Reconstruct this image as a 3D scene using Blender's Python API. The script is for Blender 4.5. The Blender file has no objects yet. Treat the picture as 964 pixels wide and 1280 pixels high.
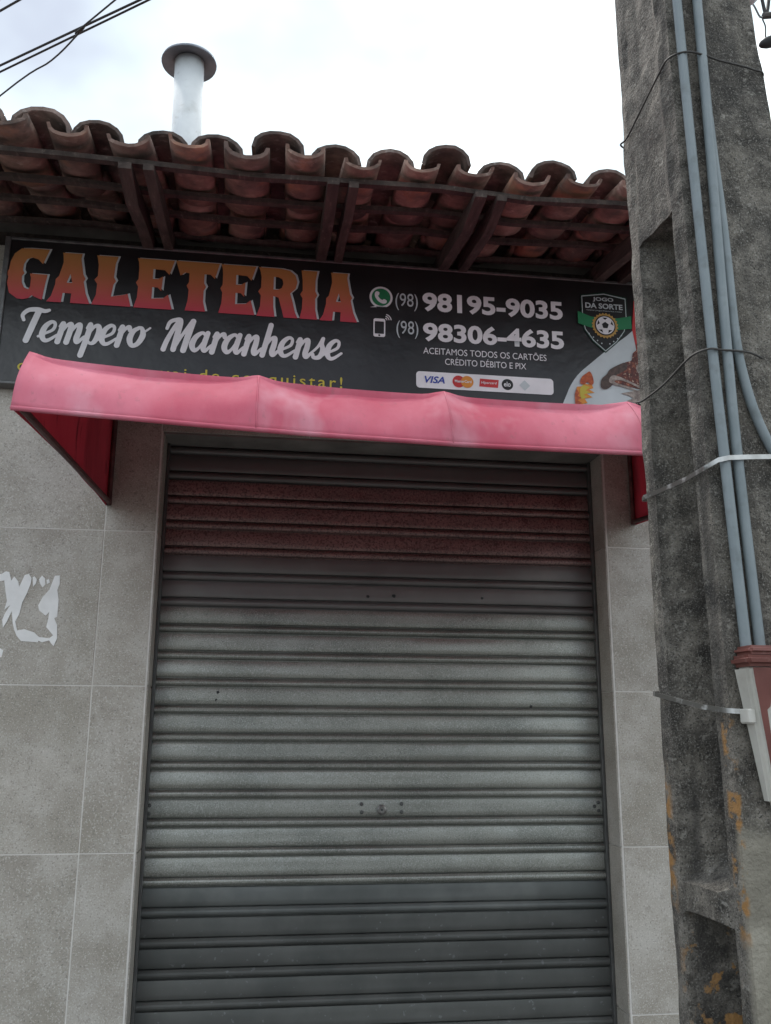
import bpy, bmesh, math, random
import numpy as np
from mathutils import Vector, Matrix, noise
random.seed(7)
R = math.radians
scene = bpy.context.scene
C = scene.collection

# ------------------------------------------------------------------ camera
CAM = Vector((0, -3.588, 1.5))
yaw, pitch, roll = 0.136626, 0.233336, 0.005849
F = Vector((math.sin(yaw)*math.cos(pitch), math.cos(yaw)*math.cos(pitch), math.sin(pitch)))
Rv = Vector((math.cos(yaw), -math.sin(yaw), 0)); Uv = Rv.cross(F)
R2 = Rv*math.cos(roll) + Uv*math.sin(roll); U2 = -Rv*math.sin(roll) + Uv*math.cos(roll)
cd = bpy.data.cameras.new('camera'); cam = bpy.data.objects.new('camera', cd); C.objects.link(cam)
M = Matrix((R2, U2, -F)).transposed().to_4x4(); M.translation = CAM
cam.matrix_world = M
cd.sensor_fit = 'VERTICAL'; cd.sensor_height = 36; cd.lens = 36*1127.49/1280
cd.clip_start = 0.05; cd.clip_end = 6000
scene.camera = cam

# ------------------------------------------------------------------ sky and sun
SUN_EL, SUN_AZ = R(62), R(-14)     # high, behind the building, a little to the left
w = bpy.data.worlds.new('World'); scene.world = w; w.use_nodes = True
nt = w.node_tree; nt.nodes.clear()
N = nt.nodes.new; L = nt.links.new
out = N('ShaderNodeOutputWorld'); bg = N('ShaderNodeBackground'); bg.inputs[1].default_value = 0.1
sky = N('ShaderNodeTexSky'); sky.sky_type = 'NISHITA'; sky.sun_disc = False
sky.sun_elevation = SUN_EL; sky.sun_rotation = SUN_AZ; sky.dust_density = 2.0
tc = N('ShaderNodeTexCoord')
n1 = N('ShaderNodeTexNoise'); n1.inputs['Scale'].default_value = 1.7; n1.inputs['Detail'].default_value = 5; n1.inputs['Roughness'].default_value = 0.5
mp = N('ShaderNodeMapping'); mp.inputs['Location'].default_value = (8.4, 8.5, 3.1); mp.inputs['Scale'].default_value = (1, 1, 1.6)
L(tc.outputs['Generated'], mp.inputs[0]); L(mp.outputs[0], n1.inputs['Vector'])
cl = N('ShaderNodeValToRGB')      # cloud brightness: grey bellies to white tops
e = cl.color_ramp.elements
e[0].position = .40; e[0].color = (1.22, 1.35, 1.60, 1)
e[1].position = .80; e[1].color = (8.6, 8.7, 8.6, 1)
x_ = e.new(.53); x_.color = (1.95, 2.25, 2.4, 1)
L(n1.outputs[0], cl.inputs[0])
n2 = N('ShaderNodeTexNoise'); n2.inputs['Scale'].default_value = 2.3; n2.inputs['Detail'].default_value = 4
mp2 = N('ShaderNodeMapping'); mp2.inputs['Location'].default_value = (7.7, 2.1, 4.4)
L(tc.outputs['Generated'], mp2.inputs[0]); L(mp2.outputs[0], n2.inputs['Vector'])
cv = N('ShaderNodeMapRange'); cv.inputs[1].default_value = .36; cv.inputs[2].default_value = .50; cv.inputs[3].default_value = .72; cv.inputs[4].default_value = 1
L(n2.outputs[0], cv.inputs[0])
mx = N('ShaderNodeMix'); mx.data_type = 'RGBA'
L(cv.outputs[0], mx.inputs[0]); L(sky.outputs[0], mx.inputs[6]); L(cl.outputs[0], mx.inputs[7])
L(mx.outputs[2], bg.inputs[0]); L(bg.outputs[0], out.inputs[0])
sd = bpy.data.lights.new('sun', 'SUN'); sd.energy = 1.0; sd.angle = R(14); sd.color = (1, .96, .9)
so = bpy.data.objects.new('sun', sd); C.objects.link(so)
sdir = Vector((math.sin(SUN_AZ)*math.cos(SUN_EL), math.cos(SUN_AZ)*math.cos(SUN_EL), math.sin(SUN_EL)))
so.rotation_euler = sdir.to_track_quat('Z', 'Y').to_euler()
vs = scene.view_settings
vs.view_transform = 'Standard'; vs.look = 'None'; vs.exposure = 2.5; vs.gamma = 1; vs.use_curve_mapping = False

# ------------------------------------------------------------------ helpers
def tag(o, label=None, cat=None, group=None, kind=None):
    if label: o['label'] = label
    if cat: o['category'] = cat
    if group: o['group'] = group
    if kind: o['kind'] = kind
    return o

def link(name, data, parent=None, mat=None):
    o = bpy.data.objects.new(name, data); C.objects.link(o)
    if parent: o.parent = parent
    if mat and data: data.materials.append(mat)
    return o

def empty(name, loc=(0, 0, 0)):
    o = bpy.data.objects.new(name, None); C.objects.link(o); o.location = loc; o.empty_display_size = .1
    return o

def build(name, bm, mat, parent=None, smooth=False, at=None):
    """links bm as one mesh object; world coordinates are kept under a moved parent"""
    me = bpy.data.meshes.new(name)
    bmesh.ops.recalc_face_normals(bm, faces=bm.faces)
    if smooth:
        for f in bm.faces: f.smooth = True
    bm.to_mesh(me); bm.free()
    o = link(name, me, parent, mat)
    if parent: o.matrix_parent_inverse = Matrix.Translation(parent.location).inverted()
    return o

def box(bm, x0, x1, y0, y1, z0, z1, bev=0):
    vs_ = [bm.verts.new((x, y, z)) for x in (x0, x1) for y in (y0, y1) for z in (z0, z1)]
    fs = [bm.faces.new([vs_[i] for i in q]) for q in ((0,1,3,2),(4,6,7,5),(0,4,5,1),(2,3,7,6),(0,2,6,4),(1,5,7,3))]
    if bev:
        es = list({e for f in fs for e in f.edges})
        bmesh.ops.bevel(bm, geom=es, offset=bev, segments=1, affect='EDGES')
    return bm

def bx(*a, **k):
    return box(bmesh.new(), *a, **k)

def tube(bm, pts, r, n=10, caps=True, radii=None):
    pts = [Vector(p) for p in pts]; rings = []
    ref = None
    for i, p in enumerate(pts):
        t = (pts[min(i+1, len(pts)-1)] - pts[max(i-1, 0)]).normalized()
        if ref is None:
            ref = t.orthogonal().normalized()
        ref = (ref - t*ref.dot(t)).normalized(); b = t.cross(ref)
        rr = radii[i] if radii else r
        rings.append([bm.verts.new(p + (ref*math.cos(a) + b*math.sin(a))*rr) for a in [2*math.pi*k/n for k in range(n)]])
    for a, b in zip(rings, rings[1:]):
        for k in range(n):
            bm.faces.new((a[k], a[(k+1) % n], b[(k+1) % n], b[k]))
    if caps:
        bm.faces.new(rings[0][::-1]); bm.faces.new(rings[-1])
    return bm

def prism_yz(bm, poly, x0, x1):
    a = [bm.verts.new((x0, y, z)) for y, z in poly]; b = [bm.verts.new((x1, y, z)) for y, z in poly]
    bm.faces.new(a); bm.faces.new(b[::-1])
    for i in range(len(poly)):
        j = (i+1) % len(poly); bm.faces.new((a[i], b[i], b[j], a[j]))
    return bm

def spline(pts, sub=8):
    """Catmull-Rom through tuples of any length"""
    P = [pts[0]] + list(pts) + [pts[-1]]; o = []
    for i in range(1, len(P)-2):
        for k in range(sub):
            t = k/sub; o.append(tuple(.5*((2*b) + (-a+c)*t + (2*a-5*b+4*c-d)*t*t + (-a+3*b-3*c+d)*t**3)
                                      for a, b, c, d in zip(P[i-1], P[i], P[i+1], P[i+2])))
    o.append(tuple(pts[-1])); return o

# ------------------------------------------------------------------ materials
def mat(name, stops, scale=8, detail=6, rough=.7, metallic=0, bump=.2, bscale=None, speck=None, coord='Object',
        rnd=True, stretch=(1, 1, 1), spec=.4, blotch=None, rough_var=0, dist=.004, tone=0):
    """noise colour ramp + optional second noise of blotches + fine speckles + bump"""
    m = bpy.data.materials.new(name); m.use_nodes = True
    nt = m.node_tree; N = nt.nodes.new; L = nt.links.new
    b = nt.nodes['Principled BSDF']; b.inputs['Roughness'].default_value = rough; b.inputs['Metallic'].default_value = metallic
    b.inputs['Specular IOR Level'].default_value = spec
    tc = N('ShaderNodeTexCoord'); v = tc.outputs[coord]
    mp = N('ShaderNodeMapping'); mp.inputs['Scale'].default_value = stretch; L(v, mp.inputs[0])
    if rnd:
        oi = N('ShaderNodeObjectInfo'); ml = N('ShaderNodeMath'); ml.operation = 'MULTIPLY'; ml.inputs[1].default_value = 37
        L(oi.outputs['Random'], ml.inputs[0])
        cb = N('ShaderNodeCombineXYZ')
        for i in range(3): L(ml.outputs[0], cb.inputs[i])
        L(cb.outputs[0], mp.inputs['Location'])
    v = mp.outputs[0]
    def noi(s, d, r=.6):
        n = N('ShaderNodeTexNoise'); n.inputs['Scale'].default_value = s; n.inputs['Detail'].default_value = d; n.inputs['Roughness'].default_value = r
        L(v, n.inputs['Vector']); return n.outputs[0]
    def ramp(src, st):
        c = N('ShaderNodeValToRGB'); el = c.color_ramp.elements
        while len(el) < len(st): el.new(.5)
        for x, (p, col) in zip(el, st): x.position = p; x.color = (*col, 1)
        L(src, c.inputs[0]); return c.outputs[0]
    def mix(fac, a, col, mode='MIX'):
        x = N('ShaderNodeMix'); x.data_type = 'RGBA'; x.blend_type = mode
        L(fac, x.inputs[0]); L(a, x.inputs[6])
        if isinstance(col, tuple): x.inputs[7].default_value = (*col, 1)
        else: L(col, x.inputs[7])
        return x.outputs[2]
    def mask(src, lo, hi, top=1):
        r = N('ShaderNodeMapRange'); r.inputs[1].default_value = lo; r.inputs[2].default_value = hi; r.inputs[4].default_value = top
        L(src, r.inputs[0]); return r.outputs[0]
    col = ramp(noi(scale, detail), stops)
    if blotch:
        for s, lo, hi, c, top in blotch: col = mix(mask(noi(s, 4), lo, hi, top), col, c)
    if speck:
        for s, lo, hi, c, top in speck: col = mix(mask(noi(s, 2, .5), lo, hi, top), col, c)
    if tone:
        oi2 = N('ShaderNodeObjectInfo'); mr_ = N('ShaderNodeMapRange'); mr_.inputs[3].default_value = 1-tone; mr_.inputs[4].default_value = 1+tone
        L(oi2.outputs['Random'], mr_.inputs[0]); hs_ = N('ShaderNodeHueSaturation'); L(mr_.outputs[0], hs_.inputs['Value']); L(col, hs_.inputs['Color']); col = hs_.outputs[0]
    L(col, b.inputs['Base Color'])
    if bump:
        bp = N('ShaderNodeBump'); bp.inputs['Strength'].default_value = bump; bp.inputs['Distance'].default_value = dist
        L(noi(bscale or scale*4, 5), bp.inputs['Height']); L(bp.outputs[0], b.inputs['Normal'])
    if rough_var:
        r = N('ShaderNodeMapRange'); r.inputs[1].default_value = .3; r.inputs[2].default_value = .7
        r.inputs[3].default_value = max(.02, rough-rough_var); r.inputs[4].default_value = min(1, rough+rough_var)
        L(noi(scale*.7, 4), r.inputs[0]); L(r.outputs[0], b.inputs['Roughness'])
    m['_v'] = 0
    m_nodes[name] = dict(nt=nt, b=b, v=v, tc=tc, noi=noi, ramp=ramp, mix=mix, mask=mask, col=col)
    return m
m_nodes = {}

def flatmat(name, c, rough=.45, spec=.4):
    return mat(name, [(.3, tuple(x*.9 for x in c)), (.7, tuple(min(1, x*1.06) for x in c))], scale=9, rough=rough, bump=0, spec=spec, rnd=False)

M_TILE = mat('porcelain_tile', [(.3, (.302, .272, .230)), (.5, (.380, .348, .302)), (.72, (.46, .428, .38))], scale=4.5, detail=8, rough=.5, bump=.12, bscale=160, dist=.001,
             speck=[(190, .55, .68, (.60, .57, .52), .6), (150, .57, .70, (.15, .135, .12), .6)], blotch=[(3.2, .46, .66, (.265, .238, .192), .7), (9, .5, .7, (.45, .425, .385), .4), (26, .60, .72, (.24, .21, .18), .5)], rough_var=.12, tone=.06)
M_GROUT = mat('grout', [(.3, (.52, .49, .45)), (.7, (.64, .61, .57))], scale=30, rough=.9, bump=.2)
M_PLASTER = mat('old_plaster', [(.3, (.12, .11, .10)), (.7, (.24, .22, .20))], scale=5, rough=.9, bump=.4)
M_STEEL = mat('galvanised_slat', [(.3, (.212, .217, .190)), (.7, (.315, .316, .28))], scale=3, detail=6, rough=.44, metallic=.75, bump=.12, bscale=330, dist=.0006, stretch=(1, 1, 1),
              speck=[(230, .5, .66, (.44, .44, .42), .55), (200, .56, .7, (.09, .095, .085), .55)], blotch=[(2.6, .50, .72, (.15, .158, .14), .75), (7, .6, .75, (.34, .355, .33), .4)], rough_var=.1, tone=.07)
M_SPECK = mat('red_speckled_slat', [(.3, (.22, .15, .14)), (.7, (.32, .205, .19))], scale=4, detail=6, rough=.46, metallic=.6, bump=.25, bscale=160, dist=.001,
              speck=[(120, .50, .60, (.065, .04, .038), .65), (210, .56, .68, (.46, .32, .30), .5)], blotch=[(3, .55, .7, (.12, .08, .075), .7)])  # reddish base with dark and pale speckles
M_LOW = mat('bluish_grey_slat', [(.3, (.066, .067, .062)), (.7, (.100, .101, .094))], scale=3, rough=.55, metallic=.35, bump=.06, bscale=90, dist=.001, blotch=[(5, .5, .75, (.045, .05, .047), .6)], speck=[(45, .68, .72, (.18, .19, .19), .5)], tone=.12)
M_MID = mat('mid_grey_slat', [(.3, (.085, .090, .085)), (.7, (.125, .131, .125))], scale=3, rough=.52, metallic=.45, bump=.1, bscale=200, dist=.001, blotch=[(4, .48, .66, (.16, .165, .155), .7)])  # tone between the steel slats and the low ones
M_DULL = mat('awning_shaded_slat', [(.3, (.14, .13, .125)), (.7, (.19, .18, .172))], scale=3, rough=.5, metallic=.55, bump=.06, bscale=90, dist=.001, blotch=[(4, .5, .75, (.15, .145, .14), .5)])  # upper slats: shade and dark reflection of the awning put into the colour
M_RAIL = mat('guide_rail', [(.3, (.07, .07, .068)), (.7, (.13, .13, .125))], scale=12, rough=.5, metallic=.5, bump=.1)
M_BRASS = mat('lock_metal', [(.3, (.10, .10, .095)), (.7, (.22, .21, .195))], scale=90, rough=.4, metallic=.8, bump=.2)
M_CLAY = mat('clay_tile', [(.28, (.105, .072, .058)), (.5, (.265, .165, .128)), (.75, (.43, .30, .245))], scale=9, detail=8, rough=.85, bump=.5, bscale=60,
             blotch=[(7, .50, .66, (.07, .058, .05), .85), (23, .6, .7, (.46, .36, .31), .45), (3, .45, .62, (.12, .085, .075), .6), (5, .56, .68, (.42, .19, .10), .6)], tone=.3)
M_MOULD = mat('mouldy_clay_tile', [(.3, (.075, .064, .06)), (.55, (.17, .125, .108)), (.75, (.29, .215, .185))], scale=11, detail=8, rough=.9, bump=.5, bscale=60,
              blotch=[(9, .52, .70, (.05, .045, .042), .8), (26, .58, .7, (.40, .36, .33), .5), (5, .55, .68, (.035, .032, .03), .7)], tone=.3)
M_WOOD = mat('weathered_timber', [(.3, (.030, .024, .021)), (.7, (.085, .066, .056))], scale=6, detail=8, rough=.9, bump=.5, bscale=40, stretch=(6, 1, 6), blotch=[(12, .6, .75, (.19, .165, .145), .5)])
M_CONC = mat('pole_concrete', [(.30, (.024, .021, .018)), (.45, (.085, .076, .064)), (.66, (.21, .19, .162))], scale=22, detail=10, rough=.92, bump=1.0, bscale=120, dist=.005, rnd=False,
             speck=[(330, .54, .68, (.30, .285, .255), .6), (250, .54, .68, (.016, .015, .014), .75)], blotch=[(6, .5, .66, (.135, .120, .098), .6), (4.2, .52, .62, (.032, .029, .026), .75), (48, .60, .68, (.34, .32, .28), .5)])
M_PVC = mat('grey_pvc', [(.3, (.165, .195, .205)), (.7, (.215, .245, .255))], scale=14, rough=.5, bump=.05, blotch=[(18, .56, .72, (.10, .11, .11), .5)])
M_SIGN = mat('sign_print_black', [(.3, (.012, .011, .012)), (.7, (.024, .022, .022))], scale=3, rough=.30, bump=.35, bscale=2.2, dist=.03, spec=.5, rnd=False)
M_FRAME = mat('sign_frame_metal', [(.3, (.10, .10, .10)), (.7, (.2, .2, .195))], scale=20, rough=.5, metallic=.6)
M_WHITE = flatmat('print_white', (.74, .73, .74))
M_YELLOW = flatmat('print_yellow', (.55, .45, .05))
M_GREEN = flatmat('print_green', (.02, .19, .075))
M_DGREEN = flatmat('print_dark_green', (.012, .045, .028))
M_GOLD = flatmat('print_gold', (.45, .27, .07))
M_BLACK = flatmat('print_black', (.012, .011, .011))
M_BLUE = flatmat('print_blue', (.03, .06, .32))
M_RED = flatmat('print_red', (.5, .03, .03))
M_ORANGE = flatmat('print_orange', (.65, .25, .03))
M_PALE = flatmat('print_pale', (.5, .55, .56))
M_MEAT = mat('print_roast', [(.25, (.02, .009, .008)), (.48, (.11, .022, .015)), (.66, (.30, .09, .045))], scale=52, detail=5, rough=.45, bump=0, rnd=False, speck=[(90, .6, .68, (.6, .42, .3), .8)])
M_SPIT = mat('print_spit_steel', [(.3, (.10, .07, .06)), (.7, (.45, .38, .33))], scale=50, rough=.45, bump=0, rnd=False)
M_CHAR = mat('print_char', [(.3, (.03, .02, .017)), (.7, (.11, .065, .05))], scale=60, rough=.45, bump=0, rnd=False)
M_FLAME = mat('print_flame', [(.3, (.20, .025, .014)), (.55, (.42, .085, .02)), (.75, (.6, .28, .06))], scale=45, rough=.45, bump=0, rnd=False)
M_PAPER = mat('torn_paper', [(.3, (.70, .69, .67)), (.7, (.82, .81, .79))], scale=12, rough=.95, bump=.2)
M_CABLE = mat('black_cable', [(.3, (.015, .015, .016)), (.7, (.04, .04, .042))], scale=20, rough=.7, bump=0)
M_WIRE = mat('tie_wire', [(.3, (.03, .028, .026)), (.7, (.075, .07, .065))], scale=60, rough=.7, bump=.2)
M_STRAP = mat('steel_strap', [(.3, (.42, .42, .41)), (.7, (.62, .62, .60))], scale=30, rough=.45, metallic=.35, bump=.05, blotch=[(20, .5, .7, (.25, .24, .22), .5)])
M_BOX = mat('meter_box_plastic', [(.3, (.40, .385, .34)), (.7, (.52, .50, .45))], scale=8, rough=.5, bump=.06, blotch=[(9, .55, .75, (.28, .25, .21), .5)])
M_BOXRED = mat('oxide_red_paint', [(.3, (.105, .032, .025)), (.7, (.18, .065, .052))], scale=12, rough=.55, bump=.15, blotch=[(25, .6, .75, (.30, .2, .17), .4)])
M_PIPE = mat('white_vent_pipe', [(.3, (.55, .57, .58)), (.7, (.68, .70, .70))], scale=6, rough=.5, bump=.05, blotch=[(8, .55, .8, (.36, .36, .34), .6), (30, .6, .75, (.3, .28, .25), .4)])
M_CAP = mat('vent_cap_steel', [(.3, (.16, .18, .21)), (.7, (.27, .29, .33))], scale=8, rough=.6, metallic=.5, bump=.1)
M_PAVE = mat('pavement_concrete', [(.3, (.13, .125, .12)), (.7, (.23, .22, .21))], scale=5, rough=.9, bump=.3, rnd=False)
M_ROAD = mat('asphalt', [(.3, (.04, .04, .04)), (.7, (.085, .083, .08))], scale=40, rough=.9, bump=.4, rnd=False)
M_TUBE = mat('awning_frame_steel', [(.3, (.07, .03, .03)), (.7, (.15, .07, .065))], scale=20, rough=.6, metallic=.3)

def fabric(name, c1, c2, trans, stain=None, tcol=None):
    m = mat(name, [(.3, c1), (.7, c2)], scale=3.2, detail=6, rough=.75, bump=.25, bscale=9, dist=.012, rnd=False, spec=.3,
            blotch=stain, stretch=(1, 1, .35))
    k = m_nodes[name]; nt = k['nt']
    tr = nt.nodes.new('ShaderNodeBsdfTranslucent'); 
    if tcol: tr.inputs[0].default_value = (*tcol, 1)
    else: nt.links.new(k['col'], tr.inputs[0])
    ms = nt.nodes.new('ShaderNodeMixShader'); ms.inputs[0].default_value = trans
    o = [n for n in nt.nodes if n.type == 'OUTPUT_MATERIAL'][0]
    nt.links.new(k['b'].outputs[0], ms.inputs[1]); nt.links.new(tr.outputs[0], ms.inputs[2]); nt.links.new(ms.outputs[0], o.inputs[0])
    return m
M_AWN = fabric('faded_red_vinyl', (.55, .085, .135), (.70, .235, .305), .24, [(18, .58, .76, (.40, .12, .16), .4), (4, .56, .72, (.72, .42, .48), .55), (55, .62, .72, (.30, .14, .15), .35)], (.62, .05, .09))
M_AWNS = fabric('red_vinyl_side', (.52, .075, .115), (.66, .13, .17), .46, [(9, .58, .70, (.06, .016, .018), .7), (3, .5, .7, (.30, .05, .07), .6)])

# letters of the title: printed blend from orange (top) to red (foot)
M_TITLE = bpy.data.materials.new('print_title_blend'); M_TITLE.use_nodes = True
nt = M_TITLE.node_tree; N = nt.nodes.new; L = nt.links.new
tcn = N('ShaderNodeTexCoord'); sp = N('ShaderNodeSeparateXYZ'); mr = N('ShaderNodeMapRange'); rp = N('ShaderNodeValToRGB')
mr.inputs[1].default_value = 3.165; mr.inputs[2].default_value = 3.40
L(tcn.outputs['Object'], sp.inputs[0]); L(sp.outputs[2], mr.inputs[0]); L(mr.outputs[0], rp.inputs[0])
el = rp.color_ramp.elements; el.new(.5)
for x, (p_, c_) in zip(el, [(.06, (.46, .04, .06)), (.52, (.46, .13, .055)), (.9, (.48, .215, .065))]): x.position = p_; x.color = (*c_, 1)
L(rp.outputs[0], nt.nodes['Principled BSDF'].inputs['Base Color']); nt.nodes['Principled BSDF'].inputs['Roughness'].default_value = .45

# pole: orange paint scraps on the near edge, cleaner pale concrete repair low on the front
k = m_nodes['pole_concrete']; nt = k['nt']; N = nt.nodes.new; L = nt.links.new
sp = N('ShaderNodeSeparateXYZ'); L(k['tc'].outputs['Object'], sp.inputs[0])
def band(src, a, b, s):      # 1 between a and b with soft edge s
    r1 = k['mask'](src, a-s, a+s); r2 = k['mask'](src, b-s, b+s)
    s_ = N('ShaderNodeMath'); s_.operation = 'SUBTRACT'; L(r1, s_.inputs[0]); L(r2, s_.inputs[1]); return s_.outputs[0]
def mul(a, b):
    s_ = N('ShaderNodeMath'); s_.operation = 'MULTIPLY'; L(a, s_.inputs[0]); L(b, s_.inputs[1]); return s_.outputs[0]
z, y, x = sp.outputs[2], sp.outputs[1], sp.outputs[0]
clean = k['ramp'](k['noi'](14, 8), [(.3, (.16, .145, .115)), (.55, (.25, .23, .185)), (.75, (.34, .315, .26))])
zz = N('ShaderNodeMath'); zz.operation = 'MULTIPLY_ADD'; zz.inputs[1].default_value = .22; L(k['noi'](9, 5), zz.inputs[0]); L(z, zz.inputs[2])
stv = N('ShaderNodeMapping'); stv.inputs['Scale'].default_value = (22, 22, 1.6); L(k['tc'].outputs['Object'], stv.inputs[0])
stn = N('ShaderNodeTexNoise'); stn.inputs['Scale'].default_value = 1.0; stn.inputs['Detail'].default_value = 6; L(stv.outputs[0], stn.inputs['Vector'])
k['col'] = k['mix'](k['mask'](stn.outputs[0], .50, .68, .65), k['col'], (.035, .032, .029))
low = mul(k['mask'](zz.outputs[0], 1.47, 1.43), k['mask'](y, -2.02, -2.035))
col = k['mix'](low, k['col'], clean)
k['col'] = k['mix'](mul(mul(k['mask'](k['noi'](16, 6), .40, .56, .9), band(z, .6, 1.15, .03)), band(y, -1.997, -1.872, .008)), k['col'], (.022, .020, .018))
col = k['mix'](low, k['col'], clean)
pn = k['mask'](k['noi'](21, 7), .50, .56)
p1 = mul(mul(pn, band(y, -2.046, -2.012, .004)), band(z, 1.15, 1.515, .02)); p1 = mul(p1, k['mask'](x, .845, .839))
p2 = mul(mul(pn, band(y, -1.845, -1.81, .008)), band(z, 1.18, 1.40, .04))
p3 = mul(mul(k['mask'](k['noi'](24, 6), .57, .61), band(y, -1.99, -1.86, .02)), band(z, .85, 1.14, .03))
pa = N('ShaderNodeMath'); pa.operation = 'MAXIMUM'; L(p1, pa.inputs[0]); L(p2, pa.inputs[1])
pb = N('ShaderNodeMath'); pb.operation = 'MAXIMUM'; L(pa.outputs[0], pb.inputs[0]); L(p3, pb.inputs[1])
col = k['mix'](pb.outputs[0], col, (.29, .155, .055))
L(col, k['b'].inputs['Base Color'])

# straps: shade on the pole's flank is painted into their colour, broken up with grime
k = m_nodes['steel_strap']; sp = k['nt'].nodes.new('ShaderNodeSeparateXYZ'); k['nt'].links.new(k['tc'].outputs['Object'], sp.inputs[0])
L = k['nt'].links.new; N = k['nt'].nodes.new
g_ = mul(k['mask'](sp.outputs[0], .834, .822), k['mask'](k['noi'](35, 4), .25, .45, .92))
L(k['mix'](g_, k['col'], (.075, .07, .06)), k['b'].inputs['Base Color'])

# ------------------------------------------------------------------ ground
tag(build('street', bx(-900, 900, -900, 900, -.35, -.14), M_ROAD), kind='structure')
tag(build('pavement', bx(-40, 40, -2.45, 0.0, -.30, 0.0), M_PAVE), kind='structure')
tag(build('kerb', bx(-40, 40, -2.60, -2.454, -.30, -.004, bev=.012), M_PAVE), kind='structure')

# ------------------------------------------------------------------ shop building
XL, XR, ZT, DY = -.427, 1.4447, 2.66, .15     # opening and depth of its reveal
shop = empty('shop_building', (.5, 0, 0))
tag(shop, 'single storey shop clad in large grey tiles under a clay tile roof', 'building')
T = .6; ZJ = [0, .444, 1.044, 1.644, 2.244, 2.844, 3.444]
bm = bmesh.new()
box(bm, -3.2, XL+.006, .0008, .30, 0, 3.44)
box(bm, XR-.006, 4.2, .0008, .30, 0, 3.44)
box(bm, XL+.0061, XR-.0061, .004, .30, ZT+.004, 3.44)
build('wall', bm, M_GROUT, shop)
bm = bmesh.new()
box(bm, -3.2, -3.0, .301, 6, 0, 3.3); box(bm, 4.0, 4.2, .301, 6, 0, 3.3); box(bm, -3.0, 4.0, 5.8, 6, 0, 3.3)
build('rear_wall', bm, M_PLASTER, shop)
tile_mesh = {}
def wall_tile(w_, h_, loc, side=0):
    """a tile slab 10 mm thick; side 0 faces the street, +1 / -1 face across the reveal"""
    key = (round(w_, 3), round(h_, 3), side)
    g = .0021
    if key not in tile_mesh:
        if side == 0: b = bx(g, w_-g, -.0005, .0095, g, h_-g, bev=.0012)
        elif side == 1: b = bx(-.005, .0, g, w_-g, g, h_-g, bev=.0009)
        else: b = bx(0, .005, g, w_-g, g, h_-g, bev=.0009)
        me = bpy.data.meshes.new('wall_tile'); bmesh.ops.recalc_face_normals(b, faces=b.faces); b.to_mesh(me); b.free()
        me.materials.append(M_TILE); tile_mesh[key] = me
    o = link('wall_tile', tile_mesh[key], shop); o.location = Vector(loc) - shop.location
    # no two slabs are set quite flush
    o.rotation_euler = (random.uniform(-.0012, .0012), 0, random.uniform(-.0012, .0012)) if side == 0 else (0, 0, 0)
xs_l = [-2.422, -1.822, -1.222, -.622, XL+.001]
xs_r = [XR-.001, 2.045, 2.645]
for z0, z1 in zip(ZJ, ZJ[1:]):
    for xs in (xs_l, xs_r):
        for x0, x1 in zip(xs, xs[1:]): wall_tile(x1-x0, z1-z0, (x0, 0, z0))
    if z0 < 2.3:
        zt = min(z1, ZT)
        wall_tile(DY, zt-z0, (XL+.011, .001, z0), 1); wall_tile(DY, zt-z0, (XR-.011, .001, z0), -1)
for z0, z1 in ((ZT+.002, 2.844), (2.844, 3.444)):
    xs = [XL+.001, .173, .773, XR-.001]
    for x0, x1 in zip(xs, xs[1:]): wall_tile(x1-x0, z1-z0, (x0, 0, z0))
build('lintel_soffit', bx(XL+.012, XR-.012, .004, .145, ZT-.006, ZT+.003), M_PLASTER, shop)

# ---- roof: rafters, battens, barrel tiles
SL = .19; AL = math.atan(SL); EY, EZ = -.80, 3.450
def rp_(x, s, h=0):       # point on the roof: s metres up the slope from the eave, h above the tile rims
    return Vector((x, EY + s*math.cos(AL) - h*math.sin(AL), EZ + s*math.sin(AL) + h*math.cos(AL)))
def sag(x): return .028/(1+math.exp((x+.55)*9)) - .026*math.exp(-((x-.3)/.28)**2) + .014*math.sin(x*1.9+.6) + .011*math.sin(x*5.1) + .006*math.sin(x*12.3)
ROT = Matrix.Rotation(AL, 4, 'X')
bm = bmesh.new()          # far slopes behind the ridge line, corrugated like the rest
nx = 140
for (sa, sb, za, zb) in ((1.45, 4.0, 0, 0),):
    prev = None
    for i in range(nx+1):
        x_ = -3.3 + 7.6*i/nx; hh = .04*math.cos(i*math.pi/1.0)
        a = bm.verts.new(rp_(x_, sa, hh)); b = bm.verts.new(rp_(x_, sb, hh)); c = bm.verts.new(rp_(x_, sb, hh) + Vector((0, 3.1, -.75)))
        if prev: bm.faces.new((prev[0], a, b, prev[1])); bm.faces.new((prev[1], b, c, prev[2]))
        prev = (a, b, c)
roof = build('roof', bm, M_CLAY, shop)

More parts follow.
